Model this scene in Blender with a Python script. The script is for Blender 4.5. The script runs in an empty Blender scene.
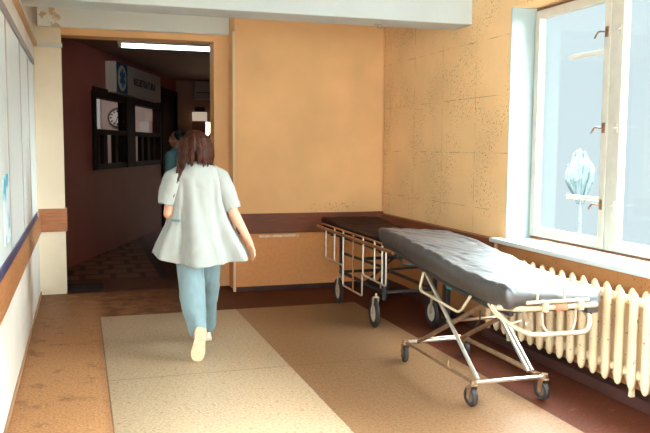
import bpy, bmesh, math, random
from mathutils import Vector, Matrix, noise as mnoise
random.seed(7)
PI = math.pi
SC = bpy.context.scene
COL = SC.collection
V = Vector

# ------------------------------------------------------------------ materials
def mat(name, col, rough=0.6, metal=0.0, spec=0.5, coat=0.0, emit=None, estr=0.0, var=0.0, vscale=8.0, bump=0.0, bscale=60.0, sheen=0.0):
    m = bpy.data.materials.new(name); m.use_nodes = True
    nt = m.node_tree; b = nt.nodes['Principled BSDF']
    b.inputs['Base Color'].default_value = (*col, 1); b.inputs['Roughness'].default_value = rough
    b.inputs['Metallic'].default_value = metal; b.inputs['Specular IOR Level'].default_value = spec
    b.inputs['Coat Weight'].default_value = coat
    if sheen: b.inputs['Sheen Weight'].default_value = sheen
    if emit: b.inputs['Emission Color'].default_value = (*emit, 1); b.inputs['Emission Strength'].default_value = estr
    if var or bump:
        tc = nt.nodes.new('ShaderNodeTexCoord')
        if var:
            n = nt.nodes.new('ShaderNodeTexNoise'); n.inputs['Scale'].default_value = vscale; n.inputs['Detail'].default_value = 5
            nt.links.new(tc.outputs['Object'], n.inputs['Vector'])
            r = nt.nodes.new('ShaderNodeValToRGB')
            r.color_ramp.elements[0].position = .3; r.color_ramp.elements[1].position = .7
            r.color_ramp.elements[0].color = (*[c*(1-var) for c in col], 1)
            r.color_ramp.elements[1].color = (*[min(1, c*(1+var*.6)) for c in col], 1)
            nt.links.new(n.outputs['Fac'], r.inputs['Fac']); nt.links.new(r.outputs['Color'], b.inputs['Base Color'])
        if bump:
            n2 = nt.nodes.new('ShaderNodeTexNoise'); n2.inputs['Scale'].default_value = bscale; n2.inputs['Detail'].default_value = 4
            nt.links.new(tc.outputs['Object'], n2.inputs['Vector'])
            bp = nt.nodes.new('ShaderNodeBump'); bp.inputs['Strength'].default_value = bump; bp.inputs['Distance'].default_value = .01
            nt.links.new(n2.outputs['Fac'], bp.inputs['Height']); nt.links.new(bp.outputs['Normal'], b.inputs['Normal'])
    return m

class NT:
    """tiny helper for hand-wired node materials"""
    def __init__(s, name):
        s.m = bpy.data.materials.new(name); s.m.use_nodes = True
        s.nt = s.m.node_tree; s.b = s.nt.nodes['Principled BSDF']
        s.pos = s.nt.nodes.new('ShaderNodeNewGeometry').outputs['Position']
        sx = s.nt.nodes.new('ShaderNodeSeparateXYZ'); s.nt.links.new(s.pos, sx.inputs[0])
        s.x, s.y, s.z = sx.outputs
    def link(s, a, b):
        if isinstance(a, (int, float)): b.default_value = a
        elif isinstance(a, tuple): b.default_value = (*a, 1)
        else: s.nt.links.new(a, b)
    def math(s, op, a, b=0.0, c=0.0):
        n = s.nt.nodes.new('ShaderNodeMath'); n.operation = op
        s.link(a, n.inputs[0]); s.link(b, n.inputs[1]); s.link(c, n.inputs[2]); return n.outputs[0]
    def between(s, v, a, b):
        return s.math('MULTIPLY', s.math('GREATER_THAN', v, a), s.math('LESS_THAN', v, b))
    def noise(s, scale, detail=4, vec=None, stretch=None, rough=.5):
        n = s.nt.nodes.new('ShaderNodeTexNoise'); n.inputs['Scale'].default_value = scale; n.inputs['Detail'].default_value = detail
        n.inputs['Roughness'].default_value = rough
        v = vec or s.pos
        if stretch:
            mp = s.nt.nodes.new('ShaderNodeMapping'); mp.inputs['Scale'].default_value = stretch; s.nt.links.new(v, mp.inputs[0]); v = mp.outputs[0]
        s.nt.links.new(v, n.inputs['Vector']); return n.outputs['Fac']
    def voronoi(s, scale):
        n = s.nt.nodes.new('ShaderNodeTexVoronoi'); n.inputs['Scale'].default_value = scale
        s.nt.links.new(s.pos, n.inputs['Vector']); return n
    def ramp(s, f, stops):
        r = s.nt.nodes.new('ShaderNodeValToRGB'); e = r.color_ramp.elements
        while len(e) < len(stops): e.new(.5)
        for k, (p, c) in enumerate(stops):
            e[k].position = p; e[k].color = (*c, 1) if isinstance(c, tuple) else (c, c, c, 1)
        s.link(f, r.inputs[0]); return r.outputs[0]
    def mix(s, f, a, b):
        n = s.nt.nodes.new('ShaderNodeMix'); n.data_type = 'RGBA'
        s.link(f, n.inputs[0]); s.link(a, n.inputs[6]); s.link(b, n.inputs[7]); return n.outputs[2]
    def bump(s, h, strength, dist=.01):
        n = s.nt.nodes.new('ShaderNodeBump'); n.inputs['Strength'].default_value = strength; n.inputs['Distance'].default_value = dist
        s.nt.links.new(h, n.inputs['Height']); s.nt.links.new(n.outputs[0], s.b.inputs['Normal'])
    def out(s, col, rough=.6, spec=.5):
        s.link(col, s.b.inputs['Base Color']); s.link(rough, s.b.inputs['Roughness']); s.b.inputs['Specular IOR Level'].default_value = spec
        return s.m

WALL = (.90, .505, .23)
DADO = (.80, .33, .115)
def wall_mat(name, base, pits=False, scuff=False, dado=False):
    t = NT(name)
    blot = t.noise(1.6, 5)
    c = t.mix(t.ramp(blot, [(.35, 0.0), (.7, 1.0)]), tuple(v*.9 for v in base), tuple(min(1, v*1.05) for v in base))
    c = t.mix(t.math('LESS_THAN', t.z, (.80 if pits else .62) if dado else -9.0), c, (.50, .21, .075) if pits else DADO)  # pitted wall is darkened below sill height for shade behind the radiator
    fine = t.noise(90, 3)
    if pits:
        mask = t.ramp(t.noise(2.6, 4), [(.44, 0.0), (.58, 1.0)])
        mask = t.math('ADD', t.math('MULTIPLY', mask, .9), .1)
        dots = t.ramp(t.noise(62, 3), [(.58, 0.0), (.66, 1.0)])
        pit = t.math('MULTIPLY', mask, dots)
        # faint joints of the plastered blocks
        jy = t.math('LESS_THAN', t.math('ABSOLUTE', t.math('SUBTRACT', t.math('FRACT', t.math('DIVIDE', t.math('ADD', t.y, 0.1), .62)), .5)), .006)
        jz = t.math('LESS_THAN', t.math('ABSOLUTE', t.math('SUBTRACT', t.math('FRACT', t.math('DIVIDE', t.math('ADD', t.z, 0.13), .46)), .5)), .007)
        j = t.math('MULTIPLY', t.math('MAXIMUM', jy, jz), t.ramp(t.noise(5, 3), [(.45, 0.0), (.6, .75)]))
        f = t.math('MAXIMUM', pit, j)
        c = t.mix(t.math('MULTIPLY', f, .75), c, (.26, .10, .035))
        t.bump(t.math('ADD', t.math('MULTIPLY', f, -1.0), t.math('MULTIPLY', fine, .25)), .5, .006)
    else:
        t.bump(fine, .12, .006)
    if scuff:
        f = t.math('MULTIPLY', t.math('MULTIPLY', t.between(t.x, 1.78, 2.22), t.between(t.z, .565, .59)), t.ramp(t.noise(25, 3), [(.35, 0.2), (.55, .8)]))
        c = t.mix(f, c, (.88, .78, .62))
        sp = t.math('MULTIPLY', t.ramp(t.noise(60, 2), [(.6, 0.0), (.66, 1.0)]), t.math('MULTIPLY', t.between(t.z, .83, .93), t.math('MULTIPLY', t.between(t.x, 2.35, 2.85), .8)))
        c = t.mix(t.math('MULTIPLY', sp, .7), c, (.25, .11, .05))
        low = t.math('MULTIPLY', t.ramp(t.noise(30, 4), [(.4, 0.0), (.65, 1.0)]), t.between(t.z, 0, .62))
        c = t.mix(t.math('MULTIPLY', low, .18), c, (.4, .2, .09))
    return t.out(c, .55, .3)

M_wall = wall_mat('cream wall paint', WALL)
M_wallback = wall_mat('worn cream wall paint', WALL, scuff=True, dado=True)
M_wallright = wall_mat('pitted cream plaster', (.95,.58,.285), pits=True, dado=True)
M_wallleft = wall_mat('pale wall paint', (.90, .84, .76))
M_wallpier = wall_mat('pale cream wall paint', (.98, .82, .62))
M_white = mat('white gloss paint', (.62, .64, .63), .5, var=.05, vscale=3, bump=.08, bscale=40)
M_beam = mat('white ceiling paint', (.56,.585,.58), .6, var=.06, vscale=3, bump=.1, bscale=30)
M_lintel = NT('flaking white paint')
_f = M_lintel.math('MULTIPLY', M_lintel.ramp(M_lintel.noise(14, 5), [(.5, 0.0), (.56, 1.0)]), M_lintel.math('LESS_THAN', M_lintel.x, -.15))
M_lintel = M_lintel.out(M_lintel.mix(_f, (.90, .90, .84), (.72, .48, .28)), .6, .3)
M_reveal = mat('white plaster reveal', (.40, .47, .47), .6, var=.05, vscale=4)
M_sash = mat('old white window paint', (.55, .49, .41), .45, var=.08, vscale=12, bump=.1, bscale=50)
M_gap = mat('brown window rebate', (.20, .08, .05), .7)
M_brass = mat('brown metal handle', (.28, .15, .08), .4, .6)

def wood_mat(name, a, b, stretch, rough=.4):
    t = NT(name)
    n = t.noise(6, 6, stretch=stretch)
    c = t.mix(t.ramp(n, [(.3, 0.0), (.7, 1.0)]), a, b)
    return t.out(c, rough, .4)
M_woodback = wood_mat('red-brown wood rail', (.15, .038, .018), (.23, .065, .03), (1, 6, 14))
M_woodside = wood_mat('brown wood rail', (.16, .042, .02), (.25, .075, .035), (6, 1, 14))
M_woodleft = wood_mat('orange-brown wood rail', (.36, .14, .05), (.55, .25, .10), (8, 1.2, 14))
M_woodpier = wood_mat('orange-brown wood block', (.36, .12, .05), (.50, .20, .085), (1.5, 8, 14))
M_darkwood = mat('dark stained wood', (.020, .007, .005), .6, spec=.12, var=.3, vscale=8)
M_skirt = mat('dark red skirting paint', (.05, .013, .009), .6, var=.3, vscale=6)

# floor
t = NT('worn terrazzo floor')
pale = t.math('MULTIPLY', t.between(t.x, .142, 2.55), t.math('LESS_THAN', t.y, 6.98))
speck = t.voronoi(160)
sp = t.ramp(speck.outputs['Color'], [(.2, 0.0), (.8, 1.0)])
big = t.noise(2.2, 6)
fine = t.noise(62, 3, rough=.7)
pc = t.mix(t.ramp(fine, [(.36, 0.0), (.62, 1.0)]), (.30, .19, .11), (.50, .36, .23))
pc = t.mix(t.math('MULTIPLY', t.ramp(big, [(.42, 0.0), (.78, 1.0)]), .3), pc, (.45, .28, .15))
dk = t.ramp(t.noise(38, 3), [(.63, 0.0), (.69, .8)])
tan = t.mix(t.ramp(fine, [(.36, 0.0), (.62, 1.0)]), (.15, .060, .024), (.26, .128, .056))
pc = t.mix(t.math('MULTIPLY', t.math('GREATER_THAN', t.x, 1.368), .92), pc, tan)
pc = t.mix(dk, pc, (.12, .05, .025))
bc = t.mix(t.ramp(fine, [(.35, 0.0), (.65, 1.0)]), (.055, .012, .006), (.115, .028, .013))
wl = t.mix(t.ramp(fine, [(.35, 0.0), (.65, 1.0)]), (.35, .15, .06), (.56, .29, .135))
left_tone = t.math('MULTIPLY', t.ramp(t.noise(5, 8, rough=.7), [(.30, 0.35), (.46, 1.0)]), t.ramp(t.math('DIVIDE', t.x, .3), [(.3, 1.0), (.9, 0.0)]))  # lighter border tone towards the left and near end, broken by noise
left_tone = t.math('MULTIPLY', left_tone, t.ramp(t.math('DIVIDE', t.y, 10.0), [(.60, 1.0), (.80, .35)]))
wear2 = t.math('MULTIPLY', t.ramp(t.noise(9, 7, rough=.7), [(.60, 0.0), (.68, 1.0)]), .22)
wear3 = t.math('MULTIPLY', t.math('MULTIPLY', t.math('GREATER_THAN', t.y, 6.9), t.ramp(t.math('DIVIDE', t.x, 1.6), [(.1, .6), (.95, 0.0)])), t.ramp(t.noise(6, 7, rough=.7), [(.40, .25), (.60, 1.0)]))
bc = t.mix(t.math('MAXIMUM', t.math('MAXIMUM', left_tone, wear2), wear3), bc, wl)
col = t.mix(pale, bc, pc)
def line(v, at, w=.004): return t.math('LESS_THAN', t.math('ABSOLUTE', t.math('SUBTRACT', v, at)), w)
gl = t.math('MAXIMUM', line(t.x, .142), t.math('MAXIMUM', line(t.x, 1.368), line(t.x, 2.55)))
gl = t.math('MULTIPLY', gl, t.math('LESS_THAN', t.y, 6.98))
gy = t.math('MULTIPLY', t.math('MAXIMUM', line(t.y, 5.035, .005), line(t.y, 3.1, .005)), t.between(t.x, .142, 2.55))
grout = t.math('MULTIPLY', t.math('MAXIMUM', gl, gy), .7)
col = t.mix(grout, col, (.09, .035, .02))
rg = t.mix(pale, (.55, .55, .55), t.ramp(t.noise(30, 3), [(.3, .34), (.7, .42)]))
t.bump(fine, .08, .004)
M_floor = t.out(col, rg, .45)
t.link(t.math('MULTIPLY_ADD', pale, .30, .12), t.b.inputs['Specular IOR Level'])

# corridor floor: rows of paler tiles in a dark ground
t = NT('corridor mosaic floor')
br = t.nt.nodes.new('ShaderNodeTexBrick'); t.nt.links.new(t.pos, br.inputs['Vector'])
br.inputs['Color1'].default_value = (.30, .165, .09, 1); br.inputs['Color2'].default_value = (.24, .12, .06, 1); br.inputs['Mortar'].default_value = (.022, .008, .006, 1)
br.inputs['Scale'].default_value = 1; br.inputs['Brick Width'].default_value = .34; br.inputs['Row Height'].default_value = .36
br.inputs['Mortar Size'].default_value = .035; br.inputs['Mortar Smooth'].default_value = 0; br.offset = .37
ins = t.math('MULTIPLY', t.math('LESS_THAN', t.x, .86), t.math('GREATER_THAN', t.y, 8.98))
ed = t.math('MULTIPLY', t.between(t.x, .86, .97), t.math('GREATER_THAN', t.y, 8.9))
ground = t.mix(t.ramp(t.noise(8, 6), [(.4, 0.0), (.66, 1.0)]), (.07, .022, .012), (.16, .06, .03))
M_corrfloor = t.out(t.mix(ed, t.mix(ins, ground, br.outputs['Color']), (.018, .007, .006)), .35, .4)
M_corrwall = mat('brown corridor paint', (.34, .095, .07), .55, var=.1, vscale=3)
M_corrwall2 = mat('tan corridor paint', (.42, .20, .11), .6, var=.1, vscale=3)
M_corrceil = mat('brown corridor ceiling paint', (.22, .11, .075), .7)
M_room = mat('grey pink reception paint', (.52, .42, .38), .7, var=.08, vscale=3)

M_chrome = mat('worn chrome tube', (.74, .68, .60), .28, .9, var=.15, vscale=30)
M_steel = mat('aged steel tube', (.42, .26, .16), .38, .85, var=.3, vscale=25)
M_bronze = mat('tarnished rail tube', (.42, .20, .09), .4, .8, var=.3, vscale=20)
M_ivory = mat('ivory enamel', (.46, .35, .235), .4, var=.1, vscale=20)
M_blackmetal = mat('black painted metal', (.02, .014, .013), .5)
M_rubber = mat('dark rubber', (.022, .014, .013), .6)
M_rim = mat('grey wheel rim', (.62, .52, .42), .4, .2)
M_vinyl = mat('black vinyl', (.020, .015, .016), .5, spec=.35, coat=1.0, bump=.8, bscale=16)
M_vinyl.node_tree.nodes['Principled BSDF'].inputs['Coat Roughness'].default_value = .48; M_vinyl.node_tree.nodes['Principled BSDF'].inputs['Coat IOR'].default_value = 1.85
M_vinyl2 = mat('dark maroon vinyl', (.022, .007, .008), .7, spec=.12, bump=.2, bscale=25)
M_red = mat('worn red sticker', (.62, .16, .08), .5, var=.4, vscale=60)
M_teal = mat('teal cloth', (.03, .22, .20), .8)
M_rad = NT('chipped cream radiator enamel')
_c = M_rad.mix(M_rad.ramp(M_rad.noise(40, 3), [(.66, 0.0), (.71, 1.0)]), (.84, .62, .39), (.25, .12, .06))
_c = M_rad.mix(M_rad.math('MULTIPLY', M_rad.ramp(M_rad.noise(7, 4), [(.4, 0.0), (.7, 1.0)]), .3), _c, (.70, .48, .27))
M_rad = M_rad.out(_c, .35, .5)
M_pipe = mat('painted pipe', (.62, .36, .17), .45, var=.2, vscale=20)

M_skin = mat('skin', (.66, .33, .21), .5, var=.08, vscale=12)
M_skin2 = mat('tanned skin', (.40, .17, .10), .5)
M_eye = mat('eye white', (.75, .72, .68), .3)
M_tunic = mat('white cotton tunic', (.33,.33,.305), .8, var=.03, vscale=8, bump=.25, bscale=14, sheen=.2)
M_blue = mat('pale blue cotton', (.21,.30,.33), .8, var=.06, vscale=10, bump=.25, bscale=16, sheen=.2)
M_shoe = mat('white slip-on upper', (.78, .72, .62), .5)
M_sole = mat('cream shoe sole', (.80, .58, .36), .6, var=.25, vscale=25)
M_shirt = mat('teal blue shirt', (.13, .30, .34), .8, bump=.2, bscale=18)
M_dark = mat('dark cloth', (.025, .018, .022), .85)
M_hairdark = mat('black hair', (.012, .008, .007), .45)
t = NT('brown hair')
h = t.noise(14, 5, stretch=(9, 9, 1.0))
M_hair = t.out(t.mix(t.ramp(h, [(.35, 0.0), (.7, 1.0)]), (.014, .004, .003), (.085, .024, .010)), .5, .14)

M_signwhite = mat('off white sign face', (.62, .54, .48), .5)
M_signblue = mat('blue sign field', (.012, .09, .24), .5)
M_signyel = mat('pale yellow oval', (.72, .70, .48), .5)
M_signcyan = mat('blue six armed star', (.01, .17, .42), .5)
M_signtext = mat('black lettering', (.02, .012, .012), .6)
M_tube = mat('lit fluorescent tube', (.9, .9, .9), .4, emit=(.80, .93, .95), estr=6.0)
M_lampbody = mat('white lamp housing', (.7, .65, .6), .5)
M_exit = mat('lit white sign panel', (.85, .85, .8), .4, emit=(1.0, .80, .62), estr=.45)
M_ac = mat('aged air conditioner plastic', (.42, .30, .24), .5)
M_acdark = mat('dark louvre', (.03, .015, .012), .6)
M_clock = mat('clock face', (.80, .80, .76), .5)
M_curtain = mat('white curtain', (.82, .86, .86), .8, bump=.2, bscale=20)
M_board = mat('white board panel', (.90, .97, 1.0), .25, spec=.5, var=.02, vscale=2)
M_boardframe = mat('grey board frame', (.30, .27, .27), .45)
M_boardblue = mat('dark blue board strip', (.05, .045, .12), .4)
M_trunk = mat('white plastic trunking', (.80, .76, .68), .4)
M_trunkb = mat('tan painted trunking', (.62, .36, .17), .5)
M_mat = mat('black rubber mat', (.014, .007, .006), .8, bump=.4, bscale=90)
t = NT('blue printed poster')
M_poster = t.out(t.mix(t.ramp(t.noise(9, 4), [(.42, 0.0), (.52, 1.0)]), (.06, .42, .62), (.74, .86, .90)), .5, .4)
M_leaf = mat('tree foliage', (.036, .047, .046), .7, var=.3, vscale=3)
M_bark = mat('tree bark', (.045, .045, .045), .8)

# glass: mostly clear with a faint reflection
M_glass = bpy.data.materials.new('clear window glass'); M_glass.use_nodes = True
_nt = M_glass.node_tree; _nt.nodes.clear()
_o = _nt.nodes.new('ShaderNodeOutputMaterial'); _m = _nt.nodes.new('ShaderNodeMixShader'); _t = _nt.nodes.new('ShaderNodeBsdfTransparent'); _g = _nt.nodes.new('ShaderNodeBsdfGlossy')
_g.inputs['Roughness'].default_value = .02; _m.inputs[0].default_value = .05
_nt.links.new(_t.outputs[0], _m.inputs[1]); _nt.links.new(_g.outputs[0], _m.inputs[2]); _nt.links.new(_m.outputs[0], _o.inputs[0])

# ------------------------------------------------------------------ mesh helpers
def fillet(pts, rad, n=6, closed=False):
    pts = [V(p) for p in pts]; out = []; L = len(pts)
    for i, p in enumerate(pts):
        if not closed and i in (0, L-1): out.append(p); continue
        a = pts[(i-1) % L]; b = pts[(i+1) % L]
        r = min(rad, (a-p).length*.45, (b-p).length*.45)
        p0 = p+(a-p).normalized()*r; p1 = p+(b-p).normalized()*r
        for k in range(n+1):
            u = k/n; out.append(p0*(1-u)**2+p*2*u*(1-u)+p1*u*u)
    return out

class MB:
    def __init__(s): s.bm = bmesh.new()
    def box(s, x0, x1, y0, y1, z0, z1, bev=0.0, M=None):
        r = bmesh.ops.create_cube(s.bm, size=1)
        vs = r['verts']
        for v in vs:
            v.co = V((x0+(v.co.x+.5)*(x1-x0), y0+(v.co.y+.5)*(y1-y0), z0+(v.co.z+.5)*(z1-z0)))
        if M is not None:
            for v in vs: v.co = M @ v.co
        if bev > 0:
            es = list({e for v in vs for e in v.link_edges})
            bmesh.ops.bevel(s.bm, geom=es, offset=bev, segments=2, affect='EDGES', profile=.6)
        return s
    def rings(s, rings, cap0=True, cap1=True, closed=False):
        R = [[s.bm.verts.new(p) for p in r] for r in rings]
        n = len(R[0]); m = len(R)
        for i in range(m if closed else m-1):
            a, b = R[i], R[(i+1) % m]
            for k in range(n):
                s.bm.faces.new((a[k], a[(k+1) % n], b[(k+1) % n], b[k]))
        if not closed:
            if cap0: s.bm.faces.new(list(reversed(R[0])))
            if cap1: s.bm.faces.new(R[-1])
        return s
    def tube(s, pts, r, seg=10, closed=False, cap=True, flat=None):
        """round tube along a polyline; r is one radius or one per point; flat=(scale_u, scale_v)"""
        pts = [V(p) for p in pts]; n = len(pts)
        rs = r if isinstance(r, (list, tuple)) else [r]*n
        tang = []
        for i in range(n):
            a = pts[(i-1) % n] if (closed or i > 0) else pts[i]
            b = pts[(i+1) % n] if (closed or i < n-1) else pts[i]
            d = (b-a); tang.append(d.normalized() if d.length > 1e-9 else V((0, 0, 1)))
        up = V((0, 0, 1)) if abs(tang[0].z) < .9 else V((0, 1, 0))
        u = tang[0].cross(up).normalized(); out = []
        for i in range(n):
            tt = tang[i]; u = (u-tt*u.dot(tt)).normalized(); w = tt.cross(u)
            fu, fv = flat or (1, 1)
            out.append([pts[i]+u*(math.cos(2*PI*k/seg)*rs[i]*fu)+w*(math.sin(2*PI*k/seg)*rs[i]*fv) for k in range(seg)])
        return s.rings(out, cap, cap, closed)
    def capsule(s, p0, p1, r0, r1, seg=14):
        p0 = V(p0); p1 = V(p1); d = (p1-p0).normalized()
        pts = []; rs = []
        for k in range(5):
            a = -PI/2+k/5*PI/2+.001; pts.append(p0+d*(math.sin(a)*r0)); rs.append(max(.0008, math.cos(a)*r0))
        for k in range(4): pts.append(p0.lerp(p1, k/3)); rs.append(r0+(r1-r0)*k/3)
        for k in range(1, 6):
            a = k/5*PI/2-.001; pts.append(p1+d*(math.sin(a)*r1)); rs.append(max(.0008, math.cos(a)*r1))
        return s.tube(pts, rs, seg)
    def chain(s, pts, rs, seg=14):
        for i in range(len(pts)-1): s.capsule(pts[i], pts[i+1], rs[i], rs[i+1], seg)
        return s
    def ball(s, c, r, M=None, u=18, v=12):
        rr = r if isinstance(r, (tuple, list)) else (r, r, r)
        res = bmesh.ops.create_uvsphere(s.bm, u_segments=u, v_segments=v, radius=1)
        for q in res['verts']:
            p = V((q.co.x*rr[0], q.co.y*rr[1], q.co.z*rr[2]))
            if M is not None: p = M @ p
            q.co = p+V(c)
        return s
    def disc(s, c, axis, r, w, seg=24, inner=0.0):
        """solid wheel-like disc around an axis"""
        c = V(c); axis = V(axis).normalized(); u = axis.orthogonal().normalized(); v = axis.cross(u)
        def ring(rad, h): return [c+axis*h+u*(math.cos(2*PI*k/seg)*rad)+v*(math.sin(2*PI*k/seg)*rad) for k in range(seg)]
        b = min(w*.3, r*.15)
        prof = [(r-b, -w/2), (r, -w/2+b), (r, w/2-b), (r-b, w/2)]
        if inner > 0: s.rings([ring(a, h) for a, h in [(inner, -w/2)]+prof+[(inner, w/2)]], closed=True)
        else: s.rings([ring(a, h) for a, h in prof])
        return s
    def poly(s, pts, depth):
        """prism: flat outline pushed along depth vector"""
        return s.rings([[V(p) for p in pts], [V(p)+V(depth) for p in pts]])
    def build(s, name, m, parent=None, smooth=True, angle=40, remesh=0.0, smooth_it=0, wrinkle=0.0, wscale=12.0, solid=0.0):
        off = parent_loc(parent)
        for v in s.bm.verts: v.co = v.co-off
        bmesh.ops.recalc_face_normals(s.bm, faces=s.bm.faces[:])
        me = bpy.data.meshes.new(name); s.bm.to_mesh(me); s.bm.free()
        o = bpy.data.objects.new(name, me); COL.objects.link(o)
        if remesh or solid:
            if remesh:
                md = o.modifiers.new('r', 'REMESH'); md.mode = 'VOXEL'; md.voxel_size = remesh
                if smooth_it:
                    ms = o.modifiers.new('s', 'SMOOTH'); ms.factor = .5; ms.iterations = smooth_it
            if solid:
                md = o.modifiers.new('t', 'SOLIDIFY'); md.thickness = solid; md.offset = -1
            bpy.context.view_layer.update()
            dg = bpy.context.evaluated_depsgraph_get()
            nm = bpy.data.meshes.new_from_object(o.evaluated_get(dg)); o.modifiers.clear()
            o.data = nm; bpy.data.meshes.remove(me); me = nm; me.name = name
        if wrinkle:
            ns = [v.normal.copy() for v in me.vertices]
            for v, n in zip(me.vertices, ns):
                q = v.co*wscale
                k = mnoise.noise(V((q.x, q.y, q.z*.55)))+.5*mnoise.noise(V((q.x*2.1+5, q.y*2.1, q.z*1.1)))
                v.co += n*(k*wrinkle)
        me.materials.clear(); me.materials.append(m)
        if smooth:
            for p in me.polygons: p.use_smooth = True
            if angle < 180:
                try: me.set_sharp_from_angle(angle=math.radians(angle))
                except Exception: pass
        if parent is not None: o.parent = parent
        return o

def parent_loc(p):
    r = V((0, 0, 0))
    while p is not None: r = r+p.location; p = p.parent
    return r
def tag(o, label=None, cat=None, group=None, kind=None):
    if label: o['label'] = label
    if cat: o['category'] = cat
    if group: o['group'] = group
    if kind: o['kind'] = kind
    return o
def thing(name, loc, label, cat, group=None):
    o = bpy.data.objects.new(name, None); COL.objects.link(o); o.location = loc; o.empty_display_size = .1
    return tag(o, label, cat, group)
def struct(name, mb, m, label=None, parent=None, **k):
    o = mb.build(name, m, parent, **k); o['kind'] = 'structure'
    if label: o['label'] = label
    return o
def copy_tree(o, parent=None):
    c = o.copy(); COL.objects.link(c); c.parent = parent
    for ch in list(o.children): copy_tree(ch, c)
    return c

# ------------------------------------------------------------------ the room
HX = 3.18      # inner face of the window wall
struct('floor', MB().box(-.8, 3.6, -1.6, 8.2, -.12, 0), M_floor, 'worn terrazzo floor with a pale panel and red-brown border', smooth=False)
struct('floor_corridor', MB().box(-2.6, 3.6, 8.2, 17, -.12, 0), M_corrfloor, 'dark corridor floor with rows of paler tiles', smooth=False)
struct('ceiling', MB().box(-.8, 3.6, -1.6, 8.2, 2.95, 3.1), M_beam, 'white ceiling', smooth=False)
struct('ceiling_corridor', MB().box(-2.6, 3.6, 8.46, 17, 2.84, 2.99), M_corrceil, 'brown ceiling of the dark corridor', smooth=False)
_wl = MB(); _wl.box(-.62, -.41, 2.95, 8.2, 0, 2.95); _wl.box(-.62, -.41, -1.6, -1.3, 0, 2.95); _wl.box(-.62, -.41, -1.3, 2.95, 0, .7); _wl.box(-.62, -.41, -1.3, 2.95, 2.7, 2.95)
struct('wall_left', _wl, M_wallleft, 'pale left wall behind the white board', smooth=False)
struct('wall_pier', MB().box(-.75, -.155, 8.2, 8.46, 0, 2.95), M_wallpier, 'pale cream pier left of the doorway', smooth=False)
_wb = MB(); _wb.box(-.75, 3.58, -1.75, -1.6, 0, .7); _wb.box(-.75, 3.58, -1.75, -1.6, 2.7, 2.95); _wb.box(-.75, -.2, -1.75, -1.6, .7, 2.7); _wb.box(3.0, 3.58, -1.75, -1.6, .7, 2.7)
struct('wall_behind', _wb, M_wallleft, 'pale wall at the near end of the room', smooth=False)
w = MB(); w.box(1.378, 3.58, 8.2, 8.46, 0, 2.95); w.box(-.155, 1.378, 8.2, 8.46, 2.625, 2.95)
struct('wall_doorway', w, M_wall, 'cream wall around the open doorway', smooth=False)
struct('wall_back', MB().box(1.53, 3.30, 7.83, 8.2, 0, 2.95, .006), M_wallback, 'cream back wall behind the trolleys', smooth=False)
w = MB()
w.box(HX, 3.475, 5.265, 5.9, 0, 2.95); w.box(HX, 3.58, 5.9, 8.2, 0, 2.95); w.box(HX, 3.58, 2.42, 5.265, 0, .785); w.box(HX, 3.58, 2.42, 5.265, 2.595, 2.95)
w.box(HX, 3.58, 1.75, 2.42, 0, 2.95); w.box(HX, 3.58, -1.0, 1.75, 0, .785); w.box(HX, 3.58, -1.0, 1.75, 2.595, 2.95); w.box(HX, 3.58, -1.6, -1.0, 0, 2.95)
struct('wall_right', w, M_wallright, 'pitted cream plaster wall beside the window', smooth=False)
struct('trim_1', MB().box(-.41, HX, 5.88, 6.23, 2.555, 2.95, .008), M_beam, 'white ceiling beam across the room', smooth=False)
struct('trim_2', MB().box(-.372, 1.53, 8.12, 8.2, 2.692, 2.95, .006), M_lintel, 'flaking pale lintel over the doorway', smooth=False)
# white plaster lining of the window reveal
w = MB(); w.box(3.182, 3.42, 5.250, 5.2655, .80, 2.595); w.box(3.182, 3.42, 2.42, 2.435, .80, 2.595)
struct('trim_3', w, M_reveal, 'white plaster window reveal', smooth=False)
# dado rails
struct('trim_4', MB().box(1.532, HX-.002, 7.80, 7.83, .610, .82, .006), M_woodback, 'dark red-brown wooden rail on the back wall', smooth=False)
struct('trim_5', MB().box(HX-.028, HX, 5.40, 7.80, .585, .79, .006), M_woodside, 'dark wooden rail on the window wall', smooth=False)
struct('trim_6', MB().box(-.41, -.388, 2.98, 8.165, .635, .845, .005), M_woodleft, 'orange wooden rail on the left wall', smooth=False)
w = MB(); w.box(-.41, -.14, 8.165, 8.2, .65, .882, .006); w.box(-.155, -.135, 8.17, 8.33, .65, .882, .004)
struct('trim_7', w, M_woodpier, 'orange wooden rail block on the pier by the doorway', smooth=False)
struct('baseboard_back', MB().box(1.535, HX, 7.815, 7.83, 0, .05, .003), M_skirt, 'dark red skirting of the back wall', smooth=False)
w = MB(); w.box(3.065, HX, 2.0, 5.4, 0, .075, .01); w.box(HX-.018, HX, 5.4, 7.815, 0, .09, .004)
struct('baseboard_right', w, M_skirt, 'dark plinth under the radiator', smooth=False)
struct('baseboard_left', MB().box(-.41, -.398, -1.6, 8.2, 0, .035, .003), mat('tan skirting paint', (.45, .25, .13), .6), 'thin tan skirting of the left wall', smooth=False)
struct('trim_8', MB().box(1.506, 1.532, 7.822, 7.85, .0, 2.69, .004), mat('pale corner strip', (.84, .58, .33), .5), 'pale corner strip at the wall edge by the doorway', smooth=False)
p = MB(); p.tube([(3.166, 7.815, .76), (3.166, 7.815, 2.94)], .008); struct('trim_9', p, M_wall, 'thin pipe up the corner')

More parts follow.
